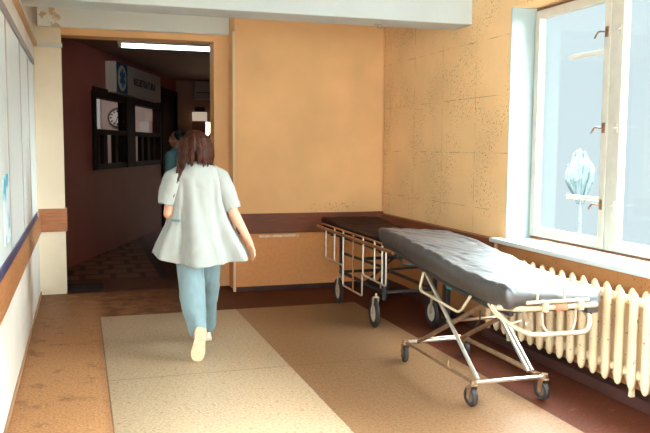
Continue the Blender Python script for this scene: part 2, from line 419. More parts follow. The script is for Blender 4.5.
# window
def window(name, y_hi, y_lo, n, label, handles=True):
    root = thing(name, (3.40, (y_hi+y_lo)/2, .80), None, None); root['kind'] = 'structure'; root['label'] = label
    zb, zt = .812, 2.59
    f = MB(); X0, X1 = 3.40, 3.47
    f.box(X0, X1, y_lo, y_hi, zb, zb+.02); f.box(X0, X1, y_lo, y_hi, zt-.014, zt); f.box(X0, X1, y_hi-.014, y_hi, zb, zt); f.box(X0, X1, y_lo, y_lo+.014, zb, zt)
    f.build('window_frame', M_gap, root, smooth=False)
    pitch = (y_hi-y_lo-.028)/n
    for k in range(n):
        a = y_hi-.014-k*pitch; b = a-pitch
        if k < n-1:
            MB().box(3.385, 3.47, b-.030, b+.030, zb+.02, zt-.014, .006).build('mullion', M_sash, root, smooth=False)
        a2 = a-(.004 if k == 0 else .034); b2 = b+(.034 if k < n-1 else .004)
        s = MB(); w_ = .062
        s.box(3.375, 3.43, a2-w_, a2, zb+.024, zt-.02, .006); s.box(3.375, 3.43, b2, b2+w_, zb+.024, zt-.02, .006)
        s.box(3.376, 3.43, b2+w_, a2-w_, zb+.024, zb+.095, .006); s.box(3.376, 3.43, b2+w_, a2-w_, zt-.085, zt-.02, .006)
        so = s.build('sash', M_sash, root, smooth=False)
        MB().box(3.400, 3.404, b2+w_-.005, a2-w_+.005, zb+.09, zt-.08).build('pane', M_glass, so, smooth=False)
        if handles:
            for hz in (1.14, 1.66, 2.30):
                h = MB()
                side = 1 if k == 0 else -1
                yc = (b2+w_*.5) if k == 0 else (a2-w_*.5)
                h.box(3.368, 3.376, yc-.014, yc+.014, hz-.035, hz+.035, .003)
                h.tube(fillet([(3.372, yc, hz), (3.345, yc, hz), (3.340, yc+.05*side, hz+.005), (3.340, yc+.085*side, hz-.035 if k == 0 else hz+.01)], .02), .0065, 8)
                h.build('handle', M_brass if k == 0 else M_sash, so)
    if handles:
        for y0_, y1_, z_ in ((4.44, 4.98, 2.20), (4.44, 4.96, 1.158), (3.5, 4.02, 2.20)):
            MB().box(3.512, 3.53, y0_, y1_, z_-.016, z_+.016, .003).build('stay_bar', M_sash, root, smooth=False)
    return root
window('window_1', 5.25, 2.435, 3, 'tall white framed window with pale light behind it')
window('added_window_2', 1.74, -.99, 3, 'white framed window added unseen in the near part of the window wall', False)  # added out of view to bring in more daylight from the right
struct('trim_10', MB().box(3.098, 3.40, 2.3, 5.375, .775, .812, .012), M_white, 'white window sill above the radiator', smooth=False)
struct('trim_11', MB().box(3.14, 3.40, -1.05, 1.8, .775, .812, .012), M_white, 'white sill of the added nearer window', smooth=False)

wb = thing('added_window_4', (1.4, -1.68, .7), None, None); wb['kind'] = 'structure'; wb['label'] = 'wide unseen window added for fill light at the near end of the room'  # added opening out of view, lets fill daylight onto the back wall
_f = MB(); _f.box(-.2, 3.0, -1.71, -1.64, .7, .76); _f.box(-.2, 3.0, -1.71, -1.64, 2.64, 2.7)
for _x in (-.2, .84, 1.90, 2.94): _f.box(_x, _x+.06, -1.71, -1.64, .76, 2.64)
_f.build('window_frame', M_sash, wb, smooth=False)
MB().box(-.15, 2.95, -1.68, -1.676, .75, 2.65).build('pane', M_glass, wb, smooth=False)

wc = thing('added_window_5', (-.56, .8, .7), None, None); wc['kind'] = 'structure'; wc['label'] = 'wide unseen window added for fill light in the near left wall'  # unseen opening put in to light the radiator and right wall
_f = MB(); _f.box(-.60, -.53, -1.3, 2.95, .7, .76); _f.box(-.60, -.53, -1.3, 2.95, 2.64, 2.7)
for _y in (-1.3, .12, 1.5, 2.89): _f.box(-.60, -.53, _y, _y+.06, .76, 2.64)
_f.build('window_frame', M_sash, wc, smooth=False)
MB().box(-.57, -.566, -1.25, 2.9, .75, 2.65).build('pane', M_glass, wc, smooth=False)

# ------------------------------------------------------------------ corridor beyond the doorway
D = V((.353, 1, 0)).normalized(); N = V((D.y, -D.x, 0)); P0 = V((-.19, 9.87, 0))
CM = Matrix(((D.x, N.x, 0, P0.x), (D.y, N.y, 0, P0.y), (0, 0, 1, 0), (0, 0, 0, 1)))     # (along wall, out of wall, up)
def cp(s, o, z): return CM @ V((s, o, z))
w = MB()
w.box(-1.5, 1.10, -.14, 0, 0, 2.84, 0, CM); w.box(1.10, 4.80, -.14, 0, 0, 1.19, 0, CM); w.box(1.10, 4.80, -.14, 0, 2.26, 2.84, 0, CM)
w.box(4.80, 4.90, -.14, 0, 0, 2.84, 0, CM); w.box(4.9, 6.2, -.14, 0, 2.6, 2.84, 0, CM)
struct('wall_corridor_left', w, M_corrwall, 'brown corridor wall with the reception window', smooth=False)
struct('wall_corridor_right', MB().box(3.0, 3.2, 8.46, 16.2, 0, 2.84), M_corrwall2, 'corridor wall on the right', smooth=False)
w = MB(); w.box(1.75, 2.19, 15.7, 15.85, 0, 2.84); w.box(2.19, 3.0, 15.7, 15.85, 2.02, 2.84); w.box(2.83, 3.0, 15.7, 15.85, 0, 2.02)
struct('wall_corridor_end', w, M_corrwall2, 'tan far wall of the corridor', smooth=False)
struct('wall_lobby', MB().box(2.0, 3.2, 16.8, 16.95, 0, 2.84), mat('pale lobby paint', (.85, .62, .42), .6), 'lit pale wall beyond the far opening', smooth=False)
d = thing('door_2', (2.32, 15.76, 0), None, None); d['kind'] = 'structure'; d['label'] = 'brown door leaf in the far opening'
MB().box(2.19, 2.47, 15.74, 15.78, .01, 2.02, .005).build('door_leaf', mat('brown door varnish', (.24, .085, .04), .4, var=.2, vscale=6), d, smooth=False)
MB().box(2.43, 2.45, 15.715, 15.74, .98, 1.12, .004).build('door_handle', M_brass, d, smooth=False)
# dark door at the end of the reception wall
d = thing('door_1', tuple(cp(5.55, -.05, 0)), None, None); d['kind'] = 'structure'; d['label'] = 'dark wooden door past the reception window'
w = MB(); w.box(4.9, 5.0, -.1, .03, 0, 2.6, .005, CM); w.box(6.1, 6.2, -.1, .03, 0, 2.6, .005, CM); w.box(5.0, 6.1, -.1, .03, 2.5, 2.6, .005, CM)
w.build('door_frame', M_darkwood, d, smooth=False)
MB().box(5.0, 6.1, -.07, -.02, .01, 2.5, .005, CM).build('door_leaf', M_darkwood, d, smooth=False)
MB().box(5.07, 5.10, -.02, .03, 1.0, 1.12, .005, CM).build('door_handle', M_brass, d, smooth=False)
# reception window
rw = thing('window_3', tuple(cp(2.95, 0, 1.19)), None, None); rw['kind'] = 'structure'; rw['label'] = 'dark framed reception window in the corridor'
w = MB(); fr = .075
w.box(1.10, 4.80, -.10, .03, 1.19, 1.19+fr, .005, CM); w.box(1.10, 4.80, -.10, .03, 2.26-fr, 2.26+.06, .005, CM)
w.box(1.06, 1.10+fr, -.10, .03, 1.19, 2.26, .005, CM); w.box(4.80-fr, 4.85, -.10, .03, 1.19, 2.26, .005, CM)
w.build('window_frame', M_darkwood, rw, smooth=False)
MB().box(2.60, 3.06, -.10, .035, 1.19, 2.26, .005, CM).build('post', M_darkwood, rw, smooth=False)
w = MB(); w.box(1.17, 2.60, -.09, .03, 1.68, 1.75, .005, CM); w.box(3.06, 4.73, -.09, .03, 1.68, 1.75, .005, CM)
w.build('middle_rail', M_darkwood, rw, smooth=False)
for a, b in ((1.28, 1.40), (1.55, 1.72), (2.10, 2.26), (2.50, 2.60), (3.55, 3.70), (3.92, 4.12), (4.36, 4.46)):
    MB().box(a, b, -.06, .0, 1.26, 1.69, .004, CM).build('bar', M_darkwood, rw, smooth=False)
for a, b in ((1.17, 2.60), (3.06, 4.73)):
    MB().box(a, b, -.035, -.030, 1.74, 2.20, 0, CM).build('pane', M_glass, rw, smooth=False)
    MB().box(a, b, -.085, -.080, 1.26, 1.69, 0, CM).build('pane', M_glass, rw, smooth=False)
w = MB()
w.box(-.6, 5.1, -2.1, -1.98, 0, 2.84, 0, CM); w.box(-.6, -.5, -1.98, -.14, 0, 2.84, 0, CM); w.box(5.0, 5.1, -1.98, -.14, 0, 2.84, 0, CM)
struct('wall_reception', w, M_room, 'greyish wall inside the reception room', smooth=False)
# wall clock in the reception room
c0 = cp(4.995, -.83, 2.04); NF = -D; RT = N
ck = thing('wall_clock', tuple(c0), 'round white wall clock seen through the reception window', 'clock')
R_ = .165
MB().disc(c0+NF*.02, NF, R_+.02, .05, 32, R_-.012).build('rim', mat('dark clock rim', (.10, .085, .09), .4), ck)
fc = MB().disc(c0+NF*.012, NF, R_-.010, .02, 32).build('clock_face', M_clock, ck)
for k in range(12):
    a = k*PI/6; uu = RT*math.sin(a)+V((0, 0, 1))*math.cos(a); q = c0+NF*.026
    MB().tube([q+uu*(R_*.60), q+uu*(R_*.84)], .012, 6).build('hour_mark', M_signtext, fc)
MB().tube([c0+NF*.03, c0+NF*.03+(RT*.5+V((0, 0, .8)))*.08], .008, 6).build('hour_hand', M_signtext, ck)
MB().tube([c0+NF*.034, c0+NF*.034+(RT*-.3+V((0, 0, -.9)))*.12], .006, 6).build('minute_hand', M_signtext, ck)
cu = MB(); n = 40
ra = [cp(4.93+.02*math.sin(k*1.1), -1.42+.29*k/n, 2.5) for k in range(n+1)]
cu.rings([[p, p+D*.004, p+D*.004-V((0, 0, 2.45)), p-V((0, 0, 2.45))] for p in ra])
tag(cu.build('curtain', M_curtain, None), 'white curtain at the left behind the reception glass', 'curtain')
# sign box above the reception window
sg = thing('sign_box', tuple(cp(2.98, 0, 2.30)), 'white box sign with a blue star emblem above the reception window', 'sign')
sb = MB().box(1.70, 4.27, 0.001, .15, 2.29, 2.72, .006, CM).build('sign_case', M_signwhite, sg, smooth=False)
MB().box(1.715, 2.26, .149, .154, 2.292, 2.718, 0, CM).build('blue_panel', M_signblue, sg, smooth=False)
ov = MB(); cS, cZ = 1.985, 2.505
ov.rings([[cp(cS+.205*math.cos(2*PI*k/32), o, cZ+.188*math.sin(2*PI*k/32)) for k in range(32)] for o in (.153, .158)])
ov.build('oval', M_signyel, sg, smooth=False)
stb = MB()
for k in range(3):
    a = k*PI/3; du = V((math.sin(a), math.cos(a))); dv = V((du.y, -du.x)); L, Wd = .135, .036
    pts = [cp(cS+du.x*i*L+dv.x*j*Wd, .157, cZ+du.y*i*L+dv.y*j*Wd) for i, j in ((-1, -1), (1, -1), (1, 1), (-1, 1))]
    stb.poly(pts, N*(.004+k*.0006))
stb.build('star_emblem', M_signcyan, sg, smooth=False)
def text(body, name, m, parent, origin, size, width, xdir, zdir, depth=.003):
    cv = bpy.data.curves.new(name, 'FONT'); cv.body = body; cv.size = size; cv.extrude = depth; cv.align_x = 'LEFT'
    o = bpy.data.objects.new(name, cv); COL.objects.link(o); bpy.context.view_layer.update()
    me = bpy.data.meshes.new_from_object(o.evaluated_get(bpy.context.evaluated_depsgraph_get()))
    COL.objects.unlink(o); bpy.data.objects.remove(o)
    xs = [v.co.x for v in me.vertices]; k = width/(max(xs)-min(xs)); x0 = min(xs)
    xdir = V(xdir); zdir = V(zdir); nd = xdir.cross(zdir); off = parent_loc(parent)
    for v in me.vertices: v.co = V(origin)+xdir*((v.co.x-x0)*k)+zdir*v.co.y+nd*v.co.z-off
    me.materials.append(m); ob = bpy.data.objects.new(name, me); COL.objects.link(ob); ob.parent = parent
    return ob
text('REGISTRATURA', 'lettering', M_signtext, sg, cp(2.62, .153, 2.455), .165, 1.30, D, (0, 0, 1))
# fluorescent batten
lm = thing('ceiling_lamp', (1.08, 10.05, 2.84), 'long lit fluorescent batten on the corridor ceiling', 'lamp')
MB().box(.48, 1.80, 10.0, 10.10, 2.80, 2.84, .005).build('lamp_housing', M_lampbody, lm, smooth=False)
p = MB(); p.tube([(.53, 10.05, 2.776), (1.76, 10.05, 2.776)], .028, 12); p.build('tube', M_tube, lm)
for a, b in ((.49, .53), (1.76, 1.79)): MB().box(a, b, 10.02, 10.08, 2.75, 2.805, .004).build('end_cap', M_lampbody, lm, smooth=False)
# air conditioner on the far wall
ac = thing('air_conditioner', (2.6, 15.7, 2.45), 'boxy wall air conditioner high on the far corridor wall', 'air conditioner')
MB().box(2.21, 2.98, 15.48, 15.705, 2.46, 2.82, .02).build('casing', M_ac, ac, smooth=False)
MB().box(2.25, 2.95, 15.472, 15.482, 2.585, 2.60).build('louvre', M_acdark, ac, smooth=False)
ex = thing('lit_sign_panel', (2.35, 15.7, 2.04), 'small lit white panel above the far brown door', 'sign')
MB().box(2.19, 2.48, 15.62, 15.703, 2.035, 2.21, .006).build('panel_face', M_exit, ex, smooth=False)
MB().box(2.24, 2.44, 15.64, 15.703, 2.225, 2.31, .006).build('dark_top_box', M_acdark, ex, smooth=False)
tag(MB().box(-.15, .22, 8.28, 8.72, 0, .012, .004).build('door_mat', M_mat, None, smooth=False), 'black mat on the corridor floor inside the doorway', 'mat')

# ------------------------------------------------------------------ left wall
nb = thing('notice_board', (-.41, 5.5, .81), 'long white panelled board on the left wall above the wooden rail', 'notice board')
edges = [3.05, 3.62, 4.775, 5.85, 6.75, 7.55]
for a, b in zip(edges, edges[1:]):
    MB().box(-.411, -.392, a+.006, b-.006, .90, 2.255, .002).build('panel', M_board, nb, smooth=False)
for a in edges[1:-1]: MB().box(-.409, -.386, a-.007, a+.007, .885, 2.26, .002).build('divider', M_boardframe, nb, smooth=False)
MB().box(-.409, -.380, 3.05, 7.60, 2.25, 2.305, .004).build('top_rail', M_boardframe, nb, smooth=False)
MB().box(-.409, -.383, 3.05, 7.55, .846, .905, .004).build('bottom_rail', M_boardblue, nb, smooth=False)
MB().box(-.409, -.380, 7.545, 7.60, .85, 2.26, .004).build('end_rail', mat('pale board end', (.62, .55, .46), .5), nb, smooth=False)
tag(MB().box(-.3915, -.3885, 4.38, 4.70, .98, 1.36).build('poster', M_poster, None, smooth=False), 'blue and white printed sheet on the white board', 'poster')
tk = thing('cable_trunking', (-.40, 6.5, 2.5), 'cable trunking along the top of the left wall and round the pier', 'trunking')
MB().box(-.413, -.378, 2.98, 8.165, 2.492, 2.522, .003).build('tan_run', M_trunkb, tk, smooth=False)
MB().box(-.413, -.378, 2.98, 8.165, 2.523, 2.551, .003).build('white_run', M_trunk, tk, smooth=False)
MB().box(-.372, -.142, 8.165, 8.203, 2.495, 2.535, .003).build('pier_run', M_trunk, tk, smooth=False)
hk = MB(); hk.tube(fillet([(2.42, 6.12, 2.556), (2.42, 6.12, 2.53), (2.45, 6.12, 2.52), (2.46, 6.12, 2.54)], .015), .006, 8)
hk.box(2.395, 2.445, 6.095, 6.145, 2.548, 2.5555, .002)
tag(hk.build('ceiling_hook', M_ivory, None), 'small hook under the white ceiling beam', 'hook')

# ------------------------------------------------------------------ radiator
rd = thing('radiator', (3.04, 4.2, .13), 'long cream cast iron column radiator under the window', 'radiator')
def radsec(y):
    m = MB()
    for xx in (3.005, 3.085):
        zz = [.132, .142, .165, .20, .60, .655, .69, .705]; rr = [.006, .016, .024, .027, .027, .026, .018, .006]
        rings = []
        for z, r in zip(zz, rr):
            rings.append([V((xx+math.cos(2*PI*k/14)*r*.95, y+math.sin(2*PI*k/14)*r*1.12, z)) for k in range(14)])
        m.rings(rings)
    m.box(3.01, 3.085, y-.009, y+.009, .19, .665)
    for zc in (.215, .64):
        m.tube([(3.045, y-.058, zc), (3.045, y-.036, zc), (3.045, y-.02, zc), (3.045, y+.02, zc), (3.045, y+.036, zc), (3.045, y+.058, zc)], [.024, .024, .030, .030, .024, .024], 12)
        m.box(3.0, 3.09, y-.014, y+.014, zc-.026, zc+.026, .006)
    return m
first = radsec(5.18).build('section', M_rad, rd)
for k in range(1, 22):
    c = first.copy(); COL.objects.link(c); c.parent = rd; c.location = (0, -.1156*k, 0)
m = MB(); m.tube(fillet([(3.045, 5.24, .64), (3.045, 5.34, .64), (3.15, 5.345, .66), (3.15, 5.345, .772)], .03), .017, 10)
m.build('feed_pipe', M_pipe, rd)
m = MB(); m.tube(fillet([(3.045, 5.24, .215), (3.045, 5.34, .215), (3.10, 5.345, .215), (3.10, 5.345, .08)], .03), .015, 10); m.build('return_pipe', M_pipe, rd)
for yy in (4.95, 3.6): MB().box(3.03, 3.06, yy-.012, yy+.012, .075, .19, .003).build('foot', M_rad, rd, smooth=False)

# ------------------------------------------------------------------ front trolley
g = thing('hospital_trolley', (2.41, 4.4, 0), 'chrome scissor-legged stretcher trolley with a shiny black mattress, in front of the radiator', 'trolley')
def interp(tab, y):
    for (a, b), (c, d2) in zip(tab, tab[1:]):
        if a <= y <= c:
            u = (y-a)/(c-a); u = u*u*(3-2*u)*.5+u*.5; return b+(d2-b)*u
    return tab[0][1] if y < tab[0][0] else tab[-1][1]
TOP = [(3.40, .776), (3.70, .772), (4.05, .797), (4.47, .845), (4.95, .89), (5.32, .905)]
BOT = [(3.40, .655), (3.75, .655), (4.05, .672), (4.54, .718), (5.05, .785), (5.32, .81)]
def zbot(y): return interp(BOT, y)
def mattress(x0, x1, y0, y1, topf, botf, tilt, wr, seed, end_r=.05):
    ny, nx = 110, 56; rings = []
    for j in range(ny+1):
        y = y0+(y1-y0)*j/ny
        e = min(y-y0, y1-y)/end_r; sh = 1-(1-min(1, e))**2 if e < 1 else 1
        zt, zb = topf(y), botf(y); mid = zb+(zt-zb)*.45
        zt2 = mid+(zt-mid)*(.35+.65*sh); zb2 = mid-(mid-zb)*(.5+.5*sh)
        ring = []; inset = .03*(1-sh)
        a0, a1 = x0+inset, x1-inset
        # top from left to right, then bottom back
        for i in range(nx+1):
            u = i/nx; u = u+.16*math.sin(2*PI*u)*-.5; x = a0+(a1-a0)*u
            edge = min(u, 1-u)*(a1-a0); r = .022
            k = 1-(1-min(1, edge/r))**2 if edge < r else 1
            q = V((x*3.3+seed, y*3.3, 0))
            f = mnoise.noise(V((x*4+y*5+seed, (y-x*.8)*3, seed)))*.5+mnoise.noise(V((x*16+y*12, (y-x)*7, seed+3)))*.5+.35*mnoise.noise(V((x*34+y*20, (y-x*.6)*13, seed+5)))
            ridge = abs(mnoise.noise(V(((x+y*.9)*7+seed, (y-x)*2.2, 1.7))))
            ring.append(V((x, y, mid+(zt2-mid)*(.55+.45*k)+tilt*(.5-u)+wr*(f-.9*(1-min(1, ridge*5)))*k*sh)))
        for i in range(nx, -1, -1):
            u = i/nx; x = a0+.012+(a1-a0-.024)*u
            ring.append(V((x, y, zb2+tilt*(.5-u)*.6)))
        rings.append(ring)
    return MB().rings(rings)
mattress(2.125, 2.72, 3.475, 5.33, lambda y: interp(TOP, y), zbot, .042, .0085, 2.0, .022).build('mattress', M_vinyl, g, angle=180)
# frame under the mattress
fr = MB()
for xx in (2.165, 2.665):
    fr.tube([(xx, y, zbot(y)-.022+(.008 if xx < 2.4 else -.008)) for y in (3.50, 3.75, 4.05, 4.5, 5.0, 5.30)], .014, 10)
for yy in (3.6, 4.1, 4.6, 5.05, 5.29):
    fr.tube([(2.165, yy, zbot(yy)-.020), (2.665, yy, zbot(yy)-.03)], .011, 8)
fr.build('mattress_frame', M_blackmetal, g)
# base frame
fl, fr_, nl, nr = V((2.17, 4.88, .15)), V((2.64, 4.86, .15)), V((2.17, 3.90, .15)), V((2.64, 3.88, .15))
m = MB(); m.tube([nl, fl], .012); m.tube([(2.17, 4.22, .15), (2.17, 4.22, .20)], .010, 8); m.build('base_rail', M_steel, g)
m = MB(); m.tube([nr, fr_], .010); m.tube([nr+V((-.05, 0, .012)), fr_+V((-.05, 0, .012))], .009); m.build('base_rail', M_steel, g)
m = MB(); m.tube([nl, nr], .012); m.build('cross_bar', M_chrome, g)
m = MB(); m.tube([fl, fr_], .012); m.build('cross_bar', M_chrome, g)
# scissor legs
m = MB(); m.tube([(2.20, 4.66, zbot(4.66)-.03), (2.20, 3.90, .165)], .0125); m.build('leg', M_chrome, g)
m = MB(); m.tube([(2.615, 4.68, .70), (2.615, 3.97, .16)], .011); m.tube([(2.585, 4.68, .70), (2.585, 3.97, .16)], .011); m.build('leg', M_chrome, g)
m = MB(); m.tube([(2.235, 3.86, zbot(3.86)-.03), (2.235, 4.80, .165)], .0145); m.build('leg', M_steel, g)
m = MB(); m.tube([(2.56, 3.86, .635), (2.56, 4.80, .165)], .0145); m.build('leg', M_steel, g)
for a_, b_, r_ in (((2.20, 4.31, .425), (2.615, 4.31, .425), .010), ((2.235, 4.80, .185), (2.56, 4.80, .185), .009), ((2.235, 3.88, .60), (2.56, 3.88, .60), .010)):
    MB().tube([a_, b_], r_).build('pivot_rod', M_steel, g)
m = MB(); m.tube([(2.25, 3.98, .66), (2.255, 3.99, .50), (2.26, 4.05, .44)], .005, 6); m.build('cable', M_rubber, g)
# folded side rail
m = MB(); m.tube(fillet([(2.115, 4.49, zbot(4.49)-.005), (2.105, 4.53, .59), (2.105, 3.965, .553), (2.115, 3.86, .672)], .05), .009); m.build('side_rail', M_ivory, g)
# foot end handles
m = MB(); m.tube(fillet([(2.13, 3.58, .665), (2.20, 3.47, .672), (2.60, 3.445, .676), (2.655, 3.447, .676)], .06), .0155, 12); m.build('end_handle', M_ivory, g)
m = MB(); m.tube(fillet([(2.14, 3.66, .662), (2.19, 3.58, .575), (2.26, 3.46, .530), (2.60, 3.44, .530), (2.635, 3.46, .60), (2.64, 3.56, .645)], .055), .0135, 12); m.build('end_loop', M_ivory, g)
m = MB(); m.tube(fillet([(2.335, 3.475, .69), (2.335, 3.465, .575), (2.37, 3.455, .530), (2.50, 3.45, .525), (2.535, 3.46, .575), (2.55, 3.475, .69)], .05), .0065, 10)
m.box(2.32, 2.35, 3.43, 3.488, .655, .715, .004); m.box(2.535, 2.565, 3.425, 3.488, .655, .715, .004); m.build('wire_loop', M_ivory, g)
m = MB(); m.tube([(2.225, 3.452, .708), (2.60, 3.44, .708)], .0105, 10); m.build('upper_bar', M_ivory, g)
m = MB(); m.tube(fillet([(2.285, 3.452, .70), (2.295, 3.450, .774), (2.45, 3.446, .774), (2.457, 3.452, .70)], .02), .0065, 10); m.build('hoop', M_ivory, g)
m = MB(); m.box(2.40, 2.475, 3.437, 3.475, .658, .694, .006); m.build('sticker', M_red, g)
m = MB(); m.box(2.24, 2.262, 3.52, 3.535, .56, .665, .004, Matrix.Translation((2.25, 3.5, .66)) @ Matrix.Rotation(-.35, 4, 'Y') @ Matrix.Translation((-2.25, -3.5, -.66)))
m.disc((2.287, 3.527, .575), (0, 1, 0), .021, .016, 18, .008); m.build('hook_plate', M_chrome, g)
m = MB(); m.tube(fillet([(2.14, 3.70, .66), (2.15, 3.62, .60), (2.20, 3.55, .575), (2.25, 3.53, .60)], .04), .006, 8); m.build('wire_hook', M_ivory, g)
m = MB(); m.box(2.62, 2.70, 3.47, 3.56, .62, .70, .02); m.build('corner_pad', M_vinyl, g)
# casters
def caster(x, y, ztop, ang, parent, r, wd, Mf, Mr, Mt, spread=.018):
    a = math.radians(ang); dirv = V((math.sin(a), math.cos(a), 0)); ax = V((dirv.y, -dirv.x, 0)); c = V((x, y, r))
    cs = MB().disc(c, ax, r, wd, 28, r*.62).build('wheel', Mt, parent)
    MB().disc(c, ax, r*.64, wd*.7, 24).build('hub', Mr, cs)
    piv = c-dirv*(r*.35)
    f = MB()
    for sgn in (-1, 1):
        o = ax*(sgn*(wd/2+.006))
        p_ = [c+o+V((0, 0, -.012))+dirv*.010, c+o+V((0, 0, -.012))-dirv*.012, piv+o+V((0, 0, r*1.10))-dirv*.012, piv+o+V((0, 0, r*1.18)), piv+o+V((0, 0, r*1.10))+dirv*.035]
        f.poly([q-ax*.002 for q in p_], ax*.004)
    f.tube([c-ax*(wd/2+.012), c+ax*(wd/2+.012)], .007, 8)
    f.disc(piv+V((0, 0, r*1.14+.002)), (0, 0, 1), wd/2+.012, .010, 16)
    f.tube([piv+V((0, 0, r*1.14)), V((piv.x, piv.y, ztop))], .010, 10)
    f.build('fork', Mf, cs)
    return cs
M_hub = mat('grey hub', (.12, .08, .06), .5)
for q, an in ((nl, -6), (nr, -6), (fl, 10), (fr_, 0)):
    a = math.radians(an)
    caster(q.x+math.sin(a)*.02, q.y+math.cos(a)*.02, .148, an, g, .062, .032, M_steel, M_hub, M_rubber)
for q in (nl, nr, fl, fr_): MB().tube([q-V((0, 0, .016)), q+V((0, 0, .018))], .021, 12).build('corner_socket', M_steel, g)
m = MB(); m.box(2.30, 2.306, 4.46, 4.53, .59, .70, .002); tag(m.build('strap', M_teal, g), 'teal strap end')

# ------------------------------------------------------------------ rear trolley
g2 = thing('hospital_trolley', (2.62, 6.4, 0), 'dark padded trolley with barred side rail and large wheels in the back corner', 'trolley')
def top2(y): return .775+.035*max(0, min(1, (y-6.9)/.4))
mattress(2.33, 2.945, 5.46, 7.44, top2, lambda y: .70, .01, .005, 9.0, .06).build('mattress', M_vinyl2, g2, angle=180)
m = MB()
for xx in (2.37, 2.90): m.box(xx-.015, xx+.015, 5.50, 7.40, .655, .695, .004)
for yy in (5.51, 6.1, 6.75, 7.39): m.box(2.37, 2.90, yy-.012, yy+.012, .66, .69, .003)
m.build('mattress_frame', M_blackmetal, g2, smooth=False)
for xx in (2.40, 2.87):
    for yy in (5.86, 6.96): MB().box(xx-.016, xx+.016, yy-.016, yy+.016, .25, .665, .004).build('post', M_blackmetal, g2, smooth=False)
m = MB()
for xx in (2.40, 2.87): m.box(xx-.012, xx+.012, 5.86, 6.96, .30, .325, .003)
for yy in (5.86, 6.96): m.box(2.40, 2.87, yy-.012, yy+.012, .30, .325, .003)
m.box(2.40, 2.87, 6.3, 6.33, .52, .545, .003); m.tube([(2.40, 5.86, .52), (2.40, 6.96, .50)], .012); m.tube([(2.40, 6.3, .32), (2.87, 6.34, .66)], .010)
m.build('base_frame', M_blackmetal, g2, smooth=False)
# push bar at the near end
m = MB(); m.tube(fillet([(2.40, 5.56, .665), (2.40, 5.47, .60), (2.87, 5.47, .60), (2.87, 5.56, .665)], .04), .011); m.build('push_bar', M_blackmetal, g2)
m = MB(); m.tube([(2.40, 5.86, .50), (2.87, 5.83, .52)], .010); m.build('cross_bar', M_blackmetal, g2)
RX = 2.295
m = MB(); m.tube([(RX, 7.41, .717), (RX, 5.42, .707)], .0155, 12); m.build('top_rail', M_bronze, g2)
sr = MB(); sr.tube(fillet([(RX+.005, 7.30, .715), (RX+.005, 7.27, .757), (RX+.005, 5.54, .748), (RX+.005, 5.50, .71)], .02), .0085, 10); sr.build('upper_rail', M_bronze, g2)
m = MB(); m.tube(fillet([(RX, 7.12, .70), (RX, 7.12, .436), (RX, 6.60, .432), (RX, 6.60, .247), (RX, 6.10, .243), (RX, 6.10, .43), (RX, 5.565, .42), (RX, 5.565, .70)], .02), .0085, 10); m.build('lower_rail', M_chrome, g2)
for y_, z_, mm in ((6.85, .434, M_chrome), (6.60, .43, M_chrome), (6.33, .246, M_bronze), (6.08, .43, M_chrome), (5.81, .426, M_chrome), (5.645, .423, M_chrome)):
    m = MB(); m.tube([(RX, y_, z_), (RX, y_, .757)], .0085, 10); m.build('rail_bar', mm, g2)
for yy in (5.7, 6.95):
    m = MB(); m.box(RX-.005, 2.385, yy-.015, yy+.015, .668, .694, .003); m.box(RX-.006, RX+.03, yy-.018, yy+.018, .668, .705, .003); m.build('rail_bracket', M_blackmetal, g2, smooth=False)
for x_, y_, an in ((2.345, 5.93, 4), (2.38, 6.97, 2), (2.83, 5.82, 0), (2.85, 6.97, 0)):
    cs = caster(x_, y_, .30, an, g2, .125, .030, M_ivory, M_rim, M_rubber)
m = MB(); m.box(2.86, 2.90, 5.62, 5.70, .10, .66, .006); m.box(2.845, 2.915, 5.60, 5.72, .02, .11, .01); m.build('lock_pedal', M_blackmetal, g2, smooth=False)

# ------------------------------------------------------------------ people
def hand(mb, wrist, d, nrm, side, curl=.35, L=.17, R=.0085):
    """wrist point, pointing direction d, palm normal nrm, side = unit vector towards the thumb"""
    w = V(wrist); d = V(d).normalized(); s = V(side); s = (s-d*s.dot(d)).normalized(); n = d.cross(s)
    if n.dot(V(nrm)) < 0: n = -n
    pl = L*.50
    mb.capsule(w, w+d*.02, .024, .026)
    for k in (-1.3, -.45, .4, 1.2): mb.capsule(w+d*.012+s*k*.010, w+d*pl+s*k*.0165, .015, .0125, 10)
    lens = (.43, .48, .45, .36); offs = (1.25, .42, -.42, -1.25)
    for ln, of in zip(lens, offs):
        p = w+d*pl+s*of*.0165; dd = (d+s*of*.06).normalized(); seg = ln*L; a = 0
        for i, fr_ in enumerate((.46, .31, .23)):
            a += curl*(0.7 if i == 0 else 1.0)
            q = p+(dd*math.cos(a)+n*math.sin(a))*(seg*fr_)
            mb.capsule(p, q, R*(1-.08*i), R*(.93-.10*i), 10); p = q
    p = w+d*.022+s*.020; td = (d*.62+s*.72+n*.25).normalized()
    for i, ln in enumerate((.24, .19, .16)):
        q = p+td*(ln*L); mb.capsule(p, q, R*(1.35-.15*i), R*(1.2-.18*i), 10); p = q; td = (td+d*.35+n*.12).normalized()
